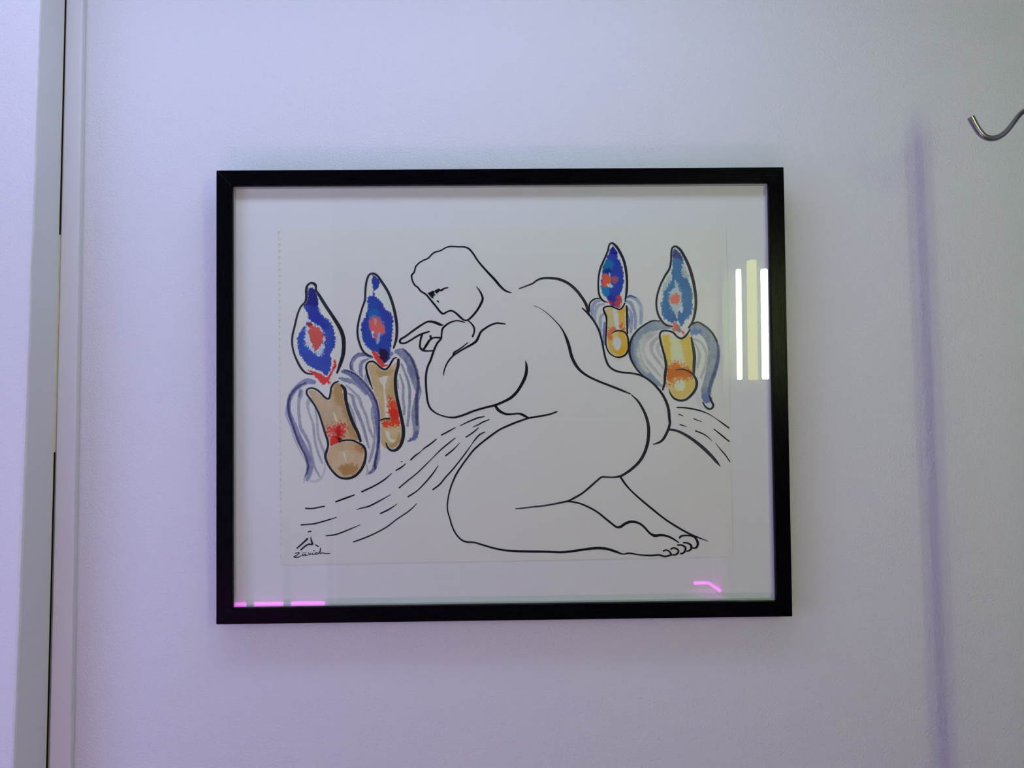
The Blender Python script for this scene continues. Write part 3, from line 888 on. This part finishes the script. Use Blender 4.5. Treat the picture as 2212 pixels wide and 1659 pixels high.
w.brush('B', [1065,560,20, 1120,700,44, 1155,850,26], (120,124,145), 0.88)
w.brush('B', [1285,1340,18, 1318,1480,22, 1290,1520,10], (115,118,140), 0.85)
# body
w.poly('B', [525,400, 590,385, 700,455, 800,525, 845,390, 905,285, 965,330, 1000,500, 1050,690, 1130,880, 1200,1050, 1100,1050, 980,1045, 850,1120, 800,1110, 745,900, 690,720, 600,560], (164,143,126), 0.95, soft=0.8, tex=0.16, col2=(152,128,104))
w.poly('B', [860,360, 910,285, 965,335, 1000,500, 1050,690, 1130,880, 1190,1040, 1110,1040, 1040,850, 960,600, 880,520], (140,108,66), 0.75, soft=4, jag=3, tex=0.35)
w.poly('B', [700,640, 880,620, 930,800, 770,810], (142,130,116), 0.5, soft=6, jag=3, tex=0.3)
w.poly('B', [850,670, 870,675, 915,810, 900,815], (188,180,165), 0.9, soft=0.7)
w.poly('B', [1030,1065, 1180,1085, 1270,1160, 1275,1300, 1220,1440, 1130,1525, 1040,1550, 940,1520, 850,1440, 785,1320, 780,1240, 810,1150, 900,1090], (168,146,128), 0.96, soft=0.8, tex=0.16, col2=(155,130,105))
w.poly('B', [930,1400, 1050,1360, 1180,1390, 1150,1480, 1040,1520, 950,1480], (134,98,54), 0.8, soft=3.5, jag=3, tex=0.25)
w.poly('B', [1140,1110, 1220,1120, 1270,1190, 1230,1230, 1160,1190], (145,108,62), 0.75, soft=3, jag=2, tex=0.25)
w.poly('B', [920,1200, 1090,1180, 1150,1290, 1080,1350, 930,1350], (166,152,138), 0.6, soft=4, jag=2)
w.poly('B', [990,1210, 1005,1210, 1035,1350, 1015,1340], (198,190,180), 0.9, soft=0.7)
w.poly('B', [1225,1135, 1255,1140, 1265,1170, 1230,1165], (150,20,22), 0.9, soft=0.6)
# red splash
w.poly('B', [820,1130, 815,1060, 830,1010, 900,1000, 960,1020, 930,1080, 870,1110], (178,40,38), 0.95, jag=1.2, js=2.2)
w.poly('B', [920,1010, 870,1000, 810,980, 780,880, 850,850, 920,820, 990,840, 1030,900, 1000,980, 960,1020], (176,40,44), 0.9, soft=0.7, jag=8.5, js=2.6, tex=0.15)
w.poly('B', [890,900, 940,860, 970,930, 950,1040, 900,1010], (150,24,34), 0.85, soft=1.5, jag=3, js=3)
w.poly('B', [920,1020, 965,1015, 980,1060, 930,1080], (70,20,36), 0.9, soft=1)
# flame
w.poly('A', [540,340, 600,360, 660,520, 720,640, 850,800, 940,960, 965,1150, 930,1330, 880,1440, 760,1500, 560,1470, 440,1400, 360,1200, 345,1060, 380,880, 430,700, 510,580], (178,178,180), 0.55, soft=1)
w.poly('A', [530,392, 590,385, 645,500, 665,640, 720,750, 820,830, 870,950, 890,1080, 870,1180, 825,1260, 835,1400, 775,1535, 700,1500, 560,1420, 450,1330, 400,1200, 380,1060, 410,980, 490,870, 535,810, 515,720, 470,630, 520,540], (6,58,150), 0.97, soft=0.7, jag=2.2, js=2.6, col2=(4,48,140))
w.poly('A', [490,990, 440,1040, 440,1180, 520,1250, 560,1200, 500,1100], (14,72,166), 0.6, soft=3, jag=2)
w.poly('A', [530,392, 592,385, 655,520, 655,610, 600,640, 540,605, 460,625, 520,540], (28,26,104), 0.97, soft=0.8, jag=1.2, js=2.5)
w.poly('A', [530,600, 650,620, 700,760, 780,850, 800,930, 700,900, 600,850, 530,790], (4,44,132), 0.75, soft=3, jag=2)
w.poly('A', [540,815, 495,900, 490,1000, 480,1110, 560,1200, 640,1260, 700,1275, 745,1130, 735,1000, 690,915, 600,855], (176,186,205), 0.96, soft=0.8, jag=3.6, js=2.4)
w.poly('A', [560,1180, 640,1230, 715,1180, 705,1265, 640,1255], (150,175,215), 0.7, soft=1.5, jag=2)
w.poly('A', [545,835, 500,870, 545,905, 530,1000, 560,1100, 630,1210, 705,1130, 730,1060, 715,980, 660,905, 590,870], (172,70,62), 0.97, soft=0.7, jag=2.4, js=2.8, col2=(160,62,60))
w.poly('A', [500,865, 545,838, 580,865, 540,890], (118,24,30), 0.9, soft=0.8)
w.brush('A', [740,1020,10, 795,1025,6], (150,50,70), 0.8)
w.brush('A', [460,1105,8, 540,1120,12], (150,50,80), 0.8)
w.poly('A', [515,1468, 600,1488, 690,1520, 770,1558, 825,1500, 860,1400, 875,1330, 905,1385, 860,1500, 815,1600, 822,1675, 780,1640, 720,1668, 680,1630, 640,1580, 590,1530], (190,48,40), 0.97, soft=0.6, jag=1.6, js=2.4, col2=(178,40,40))
w.build('candle_wash', 'leftmost winged candle, blue flame, tan body, navy wings')

# second candle
w = Wash(698, 588, 918, 982, WL, 0.00006)
w.brush('A', [1370,1300,40, 1260,1262,50, 1165,1290,52, 1105,1380,46, 1108,1470,46, 1185,1535,16], (88,92,140), 0.9, tex=0.3, col2=(68,72,125))
w.brush('A', [1200,1245,16, 1110,1320,18, 1085,1420,18, 1120,1500,12], NAVY, 0.75)
w.brush('A', [1320,1325,30, 1240,1370,46, 1222,1480,50, 1238,1590,38], (105,108,142), 0.9, col2=(85,88,128))
w.brush('B', [1300,185,40, 1290,240,46, 1330,330,22], (110,114,145), 0.9)
w.brush('A', [1700,1225,60, 1770,1240,110, 1850,1330,110, 1905,1440,100, 1935,1540,100], (105,110,145), 0.92, tex=0.3, col2=(85,90,130))
w.brush('B', [1895,100,120, 1935,220,105, 1970,330,95, 1990,400,85, 1965,520,70, 1950,650,95, 1950,780,95, 1960,900,85, 1940,1010,50, 1850,1070,14], (112,116,145), 0.92, tex=0.3, col2=(90,96,132))
w.brush('A', [1790,1190,22, 1880,1290,36, 1950,1430,40, 1985,1580,40], NAVY, 0.8, tex=0.2)
w.brush('B', [1985,230,40, 1988,330,40, 1968,480,40, 1965,640,42, 1968,780,42, 1970,850,30], NAVY, 0.75, tex=0.2)
w.brush('B', [1965,960,60, 1935,1015,70, 1850,1065,20], (70,76,130), 0.8, jag=1.5)
w.brush('B', [1765,45,26, 1822,180,32, 1870,350,38, 1872,550,40, 1860,740,38, 1845,855,36], (112,116,142), 0.88, col2=(92,96,125))
w.brush('B', [1742,180,22, 1785,320,36, 1787,480,36, 1800,640,36, 1798,705,36], (112,116,140), 0.88)
w.brush('B', [1712,250,20, 1722,370,14], (110,114,140), 0.8)
w.poly('B', [1315,45, 1390,22, 1500,115, 1560,130, 1640,60, 1705,20, 1685,180, 1665,320, 1685,450, 1715,700, 1745,830, 1775,900, 1765,1020, 1720,1110, 1640,1165, 1540,1155, 1490,1080, 1482,800, 1420,500, 1360,250], (166,146,118), 0.95, soft=0.8, tex=0.16, col2=(152,130,96))
w.poly('B', [1420,120, 1560,130, 1650,110, 1600,190, 1460,200], (140,112,72), 0.7, soft=3, jag=3, tex=0.3)
w.poly('B', [1600,250, 1660,240, 1690,450, 1620,480], (148,122,82), 0.6, soft=3, jag=3, tex=0.3)
w.poly('B', [1465,225, 1585,195, 1548,330, 1562,500, 1595,745, 1560,745, 1540,560, 1520,350], (184,180,184), 0.97, soft=0.7)
w.poly('B', [1690,1040, 1740,960, 1760,1060, 1660,1150, 1610,1130], (140,108,62), 0.7, soft=3, jag=2, tex=0.25)
w.poly('B', [1545,920, 1590,935, 1625,1030, 1685,1045, 1645,1085, 1570,1010], (186,182,184), 0.95, soft=0.7)
w.poly('B', [1600,480, 1640,500, 1700,560, 1720,700, 1745,850, 1640,870, 1520,870, 1510,800, 1610,775, 1590,640], (180,58,34), 0.96, soft=0.7, jag=5.5, js=2.4, tex=0.1)
w.poly('B', [1600,650, 1700,640, 1725,760, 1640,790], (172,48,28), 0.9, soft=2)
w.poly('A', [1345,250, 1400,215, 1480,300, 1560,420, 1630,600, 1665,800, 1680,960, 1650,1130, 1600,1210, 1400,1260, 1280,1180, 1215,1000, 1225,850, 1290,620, 1310,450], (178,178,182), 0.55, soft=1)
w.poly('A', [1380,200, 1475,285, 1460,370, 1405,420, 1425,500, 1500,560, 1560,660, 1640,740, 1650,900, 1640,1050, 1620,1200, 1600,1330, 1530,1370, 1450,1250, 1360,1200, 1270,1110, 1230,980, 1240,850, 1300,720, 1315,600, 1325,500, 1380,470, 1388,400, 1365,300], (4,58,148), 0.97, soft=0.7, jag=2.0, js=2.8, col2=(4,46,134))
w.poly('A', [1320,700, 1420,650, 1480,720, 1420,760, 1330,760], (24,92,160), 0.7, soft=3, jag=2)
w.poly('A', [1420,440, 1550,420, 1620,560, 1630,690, 1560,660, 1500,560], (168,178,190), 0.55, soft=4, jag=2)
w.poly('A', [1340,770, 1430,745, 1520,830, 1555,960, 1500,1020, 1440,1110, 1410,1050, 1370,1000, 1345,900], (110,100,150), 0.75, soft=2.5, jag=2.5)
w.poly('A', [1420,760, 1355,820, 1352,920, 1400,975, 1430,1070, 1455,980, 1530,990, 1540,920, 1480,820], (182,88,84), 0.95, soft=1.6, jag=3, js=3)
w.poly('A', [1405,780, 1425,790, 1425,880, 1405,860], (205,150,150), 0.8, soft=1)
w.poly('A', [1365,945, 1400,955, 1385,1005, 1410,1040, 1385,1050], (205,205,215), 0.9, soft=0.7)
w.poly('A', [1450,980, 1475,970, 1470,1090, 1440,1130], (120,150,185), 0.8, soft=1.2)
w.poly('A', [1370,1215, 1440,1240, 1500,1330, 1540,1390, 1600,1400, 1570,1425, 1500,1425, 1450,1370, 1400,1300], (190,44,32), 0.95, soft=0.7, jag=1.4)
w.poly('A', [1475,1180, 1580,1225, 1595,1310, 1535,1372, 1480,1300], (46,20,48), 0.95, soft=1.2, jag=2.2, js=2.6)
w.poly('A', [1600,1220, 1660,1240, 1640,1290, 1600,1300], (30,60,130), 0.7, soft=1, jag=3, js=2)
w.build('candle_wash', 'second winged candle from the left, beside the pointing hand')

# small candle behind the back
w = Wash(1264, 520, 1396, 784, WR, 0.00006)
w.brush('E', [500,912,24, 420,930,42, 375,985,50, 362,1070,44, 372,1150,24], (110,120,142), 0.9, col2=(95,104,132))
w.brush('E', [515,965,28, 445,980,42, 410,1050,40, 400,1185,34], (116,122,140), 0.9)
w.brush('E', [512,1095,28, 478,1135,42, 474,1240,38, 475,1340,36], (112,118,140), 0.88)
w.brush('E', [532,1215,36, 524,1350,46, 530,1490,40], (74,82,128), 0.88)
w.brush('E', [805,885,30, 870,865,44, 940,895,48, 1000,975,50, 1015,1080,50, 1008,1215,46], (104,118,142), 0.92, col2=(122,132,145))
w.brush('E', [800,885,16, 870,855,22, 945,880,14], (36,48,100), 0.85)
w.brush('E', [812,925,32, 870,945,44, 915,1040,44, 940,1170,42, 932,1285,34], (104,112,138), 0.9)
w.brush('E', [832,1010,26, 880,1090,42, 886,1200,42, 875,1335,34], (108,114,138), 0.9)
w.brush('E', [836,1105,30, 850,1200,38, 843,1270,22], (84,90,130), 0.9)
w.poly('E', [535,1025, 620,1008, 710,1050, 800,985, 805,1100, 818,1300, 848,1400, 850,1520, 800,1620, 720,1668, 640,1640, 580,1560, 555,1450, 560,1200, 540,1100], (164,150,110), 0.95, soft=0.8, tex=0.15, col2=(150,136,98))
w.poly('E', [700,1060, 790,1010, 800,1140, 800,1230, 730,1230], (164,128,50), 0.85, soft=2, jag=2, tex=0.25)
w.poly('E', [700,1340, 780,1350, 840,1440, 840,1540, 780,1620, 700,1630, 600,1560, 580,1440, 640,1400, 640,1540, 700,1585, 750,1480, 720,1400], (170,136,46), 0.85, soft=1.5, jag=2, tex=0.25)
w.poly('E', [690,1580, 760,1530, 830,1530, 790,1620, 720,1650], (176,134,24), 0.85, soft=2, jag=2)
w.poly('F', [650,440, 780,445, 740,485, 690,480], (190,165,110), 0.5, soft=2, jag=2)
w.poly('E', [640,1035, 672,1035, 718,1290, 682,1300], (176,172,178), 0.97, soft=0.7)
w.poly('E', [668,1403, 722,1410, 747,1470, 732,1540, 700,1585, 650,1520, 643,1440], (172,170,178), 0.97, soft=0.7)
w.poly('E', [565,1290, 640,1265, 690,1310, 630,1350, 625,1420, 590,1440, 555,1400], (190,98,62), 0.9, soft=1.5, jag=3, js=3)
w.poly('E', [750,1210, 780,1270, 805,1290, 805,1330, 720,1300, 722,1260], (186,84,36), 0.92, soft=0.7, jag=4.5, js=2.3)
w.poly('E', [610,200, 650,175, 720,280, 780,430, 805,580, 800,760, 770,860, 700,920, 560,900, 480,820, 470,700, 475,600, 510,470, 570,330], (176,176,178), 0.5, soft=1)
w.poly('E', [640,195, 690,270, 705,350, 750,440, 775,560, 780,680, 760,790, 730,850, 745,920, 680,1000, 600,960, 560,890, 490,800, 480,700, 490,600, 510,470, 560,360, 590,270], (4,54,134), 0.97, soft=0.7, jag=1.8, js=2.8, col2=(6,42,118))
w.poly('E', [520,440, 580,360, 640,420, 620,500, 540,540, 500,540], (22,92,126), 0.85, soft=3, jag=2.5)
w.poly('E', [480,720, 560,740, 600,800, 560,870, 500,820], (40,104,140), 0.8, soft=3, jag=2.5)
w.poly('E', [640,195, 695,275, 700,310, 640,300, 588,275], (36,28,112), 0.92, soft=1, jag=1)
w.poly('E', [510,500, 600,480, 620,540, 540,560], (10,36,84), 0.7, soft=2.5, jag=2)
w.poly('E', [610,590, 710,610, 715,660, 640,690], (120,72,80), 0.9, soft=1.6, jag=2)
w.poly('E', [540,548, 590,585, 630,610, 620,660, 600,690, 560,730, 500,720, 488,640, 510,570], (176,82,58), 0.96, soft=1, jag=2)
w.poly('E', [590,548, 612,560, 600,590, 585,575], (160,170,190), 0.9, soft=0.6)
w.poly('E', [545,685, 575,695, 600,690, 640,715, 620,750, 580,735], (184,186,194), 0.9, soft=0.8, jag=1.5)
w.poly('E', [570,905, 620,930, 640,980, 600,965], (150,44,40), 0.9, soft=0.8)
w.poly('E', [690,870, 735,840, 755,935, 725,1015, 660,1002, 660,940], (140,56,58), 0.9, soft=1.2, jag=2)
w.build('candle_wash', 'small winged candle behind the figure, smallest of the four')

# right candle
w = Wash(1358, 530, 1562, 890, WR)
w.brush('F', [1400,30,60, 1250,25,120, 1120,55,125, 1000,155,130, 935,280,140, 940,400,140, 990,530,125, 1080,650,110, 1180,750,90, 1285,820,40], (106,116,132), 0.92, soft=1.2, tex=0.3, col2=(94,104,124))
w.brush('F', [1130,110,30, 1030,190,36, 990,300,44, 985,420,48, 1030,540,50, 1100,640,40], (164,166,152), 0.75, soft=3, jag=2, tex=0.3)
w.brush('F', [900,210,30, 890,330,40, 905,440,36, 950,540,26], (80,90,118), 0.7, soft=2, tex=0.3)
w.brush('F', [1225,125,30, 1140,150,80, 1060,240,54, 1040,340,46, 1085,470,44, 1190,600,44, 1280,700,16], (128,128,134), 0.9, col2=(150,150,152))
w.brush('F', [1235,180,40, 1165,250,60, 1150,340,46, 1190,430,40, 1250,510,38, 1305,585,22], (130,130,135), 0.9)
w.brush('F', [1245,265,50, 1228,320,40, 1260,400,34, 1300,460,24], (134,136,140), 0.9)
w.brush('F', [1655,70,20, 1700,60,110, 1800,60,140, 1900,145,140, 1965,300,140, 1972,440,150, 1945,600,140, 1905,750,125, 1868,900,120, 1885,1000,110], (102,110,126), 0.93, soft=1.2, tex=0.3, col2=(92,100,120))
w.poly('F', [1655,95, 1740,60, 1830,90, 1740,150, 1670,150], (70,98,140), 0.85, soft=2, jag=2)
w.brush('F', [1990,170,18, 2030,280,36, 2042,400,42, 2020,540,48, 1975,690,54, 1930,830,54, 1912,930,46], (50,62,98), 0.82, soft=1.0, tex=0.2)
w.poly('F', [1800,930, 1930,920, 1950,1040, 1870,1060], (84,94,134), 0.85, soft=2, jag=2)
w.poly('F', [1860,1060, 1940,1040, 1960,1085, 1920,1115, 1870,1095], (168,170,182), 0.9, soft=0.8)
w.brush('F', [1735,890,60, 1765,980,60, 1800,1080,40, 1850,1130,20], (150,150,160), 0.6, soft=2)
w.brush('F', [1700,200,24, 1790,230,34, 1860,330,40, 1880,450,32, 1850,600,38, 1808,710,38], (132,132,136), 0.9)
w.brush('F', [1722,250,20, 1770,340,38, 1790,440,40, 1760,572,34], (132,132,136), 0.9)
w.poly('F', [1285,150, 1380,145, 1480,195, 1560,210, 1650,145, 1690,300, 1705,450, 1690,650, 1745,780, 1700,890, 1600,985, 1500,995, 1420,940, 1365,800, 1345,640, 1330,420, 1285,300], (164,152,104), 0.95, soft=0.9, tex=0.15, col2=(156,144,98))
w.poly('F', [1290,155, 1390,150, 1410,300, 1400,480, 1345,520, 1310,350], (178,150,66), 0.9, soft=2.5, jag=4, js=3, tex=0.3)
w.poly('F', [1530,215, 1655,160, 1690,330, 1700,500, 1680,600, 1600,500, 1580,350], (176,148,68), 0.9, soft=2.5, jag=4, js=3, tex=0.3)
w.poly('F', [1400,170, 1510,215, 1560,350, 1590,520, 1430,490, 1405,300], (180,182,154), 0.9, soft=3, jag=2)
w.poly('F', [1560,740, 1650,720, 1730,790, 1690,890, 1600,970, 1500,980, 1420,900, 1500,880, 1590,860], (168,142,74), 0.85, soft=3, jag=3, tex=0.3)
w.poly('F', [1480,760, 1560,740, 1600,810, 1570,880, 1500,890, 1460,840], (184,184,166), 0.95, soft=2.5, jag=2)
w.poly('F', [1370,560, 1400,520, 1460,510, 1540,530, 1610,550, 1680,630, 1700,710, 1620,730, 1540,720, 1470,760, 1430,820, 1380,820, 1350,740], (158,88,46), 0.94, soft=0.8, jag=7.5, js=2.6, tex=0.12)
w.poly('F', [1365,600, 1500,580, 1640,620, 1690,690, 1540,690, 1420,720, 1360,740], (152,84,42), 0.9, soft=2.5, jag=2)
w.poly('E', [1440,240, 1480,220, 1560,320, 1630,460, 1690,660, 1715,850, 1710,1000, 1660,1160, 1580,1240, 1380,1240, 1280,1140, 1245,1000, 1250,870, 1310,700, 1390,560, 1430,440], (170,172,172), 0.5, soft=1)
w.poly('E', [1420,560, 1340,640, 1300,760, 1290,850, 1350,840, 1400,700], (124,138,140), 0.8, soft=2.5, jag=3, js=3)
w.poly('E', [1560,380, 1620,520, 1650,640, 1590,650, 1550,560], (114,130,134), 0.8, soft=2.5, jag=3, js=3)
w.poly('E', [1465,230, 1540,310, 1570,380, 1550,500, 1570,590, 1640,650, 1680,760, 1695,900, 1690,1080, 1600,1190, 1540,1260, 1500,1200, 1400,1210, 1310,1130, 1280,1000, 1300,860, 1340,760, 1400,680, 1425,500, 1430,360, 1440,270], (54,88,130), 0.96, soft=0.8, jag=2.4, js=2.5, col2=(46,78,120))
w.poly('E', [1465,230, 1540,310, 1560,380, 1500,360, 1435,340, 1440,270], (62,60,98), 0.92, soft=2, jag=1)
w.poly('E', [1380,800, 1440,700, 1490,740, 1420,800, 1380,900, 1360,860], (44,96,132), 0.8, soft=2, jag=2)
w.poly('E', [1465,660, 1510,720, 1540,800, 1560,920, 1550,1020, 1480,1085, 1410,1010, 1385,900, 1400,800, 1470,750], (140,150,156), 0.93, soft=1.2, jag=3.2, js=2.5)
w.poly('E', [1440,825, 1490,820, 1535,880, 1510,950, 1450,965, 1400,920, 1400,870], (194,104,92), 0.95, soft=1.2, jag=3.6, js=2.6)
w.poly('E', [1515,1010, 1560,985, 1555,1090, 1530,1050], (200,202,212), 0.92, soft=0.7)
w.poly('E', [1478,1090, 1495,1080, 1495,1160, 1480,1150], (190,196,210), 0.85, soft=0.7)
w.poly('E', [1505,1195, 1525,1215, 1520,1245, 1500,1230], (196,198,206), 0.92, soft=0.6)
w.poly('E', [1450,1200, 1500,1225, 1520,1250, 1540,1330, 1500,1340, 1440,1320, 1430,1270], (168,88,76), 0.93, soft=1, jag=1.5)
w.poly('E', [1500,1230, 1535,1290, 1545,1330, 1500,1335, 1485,1280], (104,100,100), 0.85, soft=1.5)
w.poly('E', [1545,1310, 1590,1340, 1580,1372, 1560,1350], (190,78,60), 0.92, soft=0.7)
w.build('candle_wash', 'rightmost winged candle with yellow body and wide blue wings')
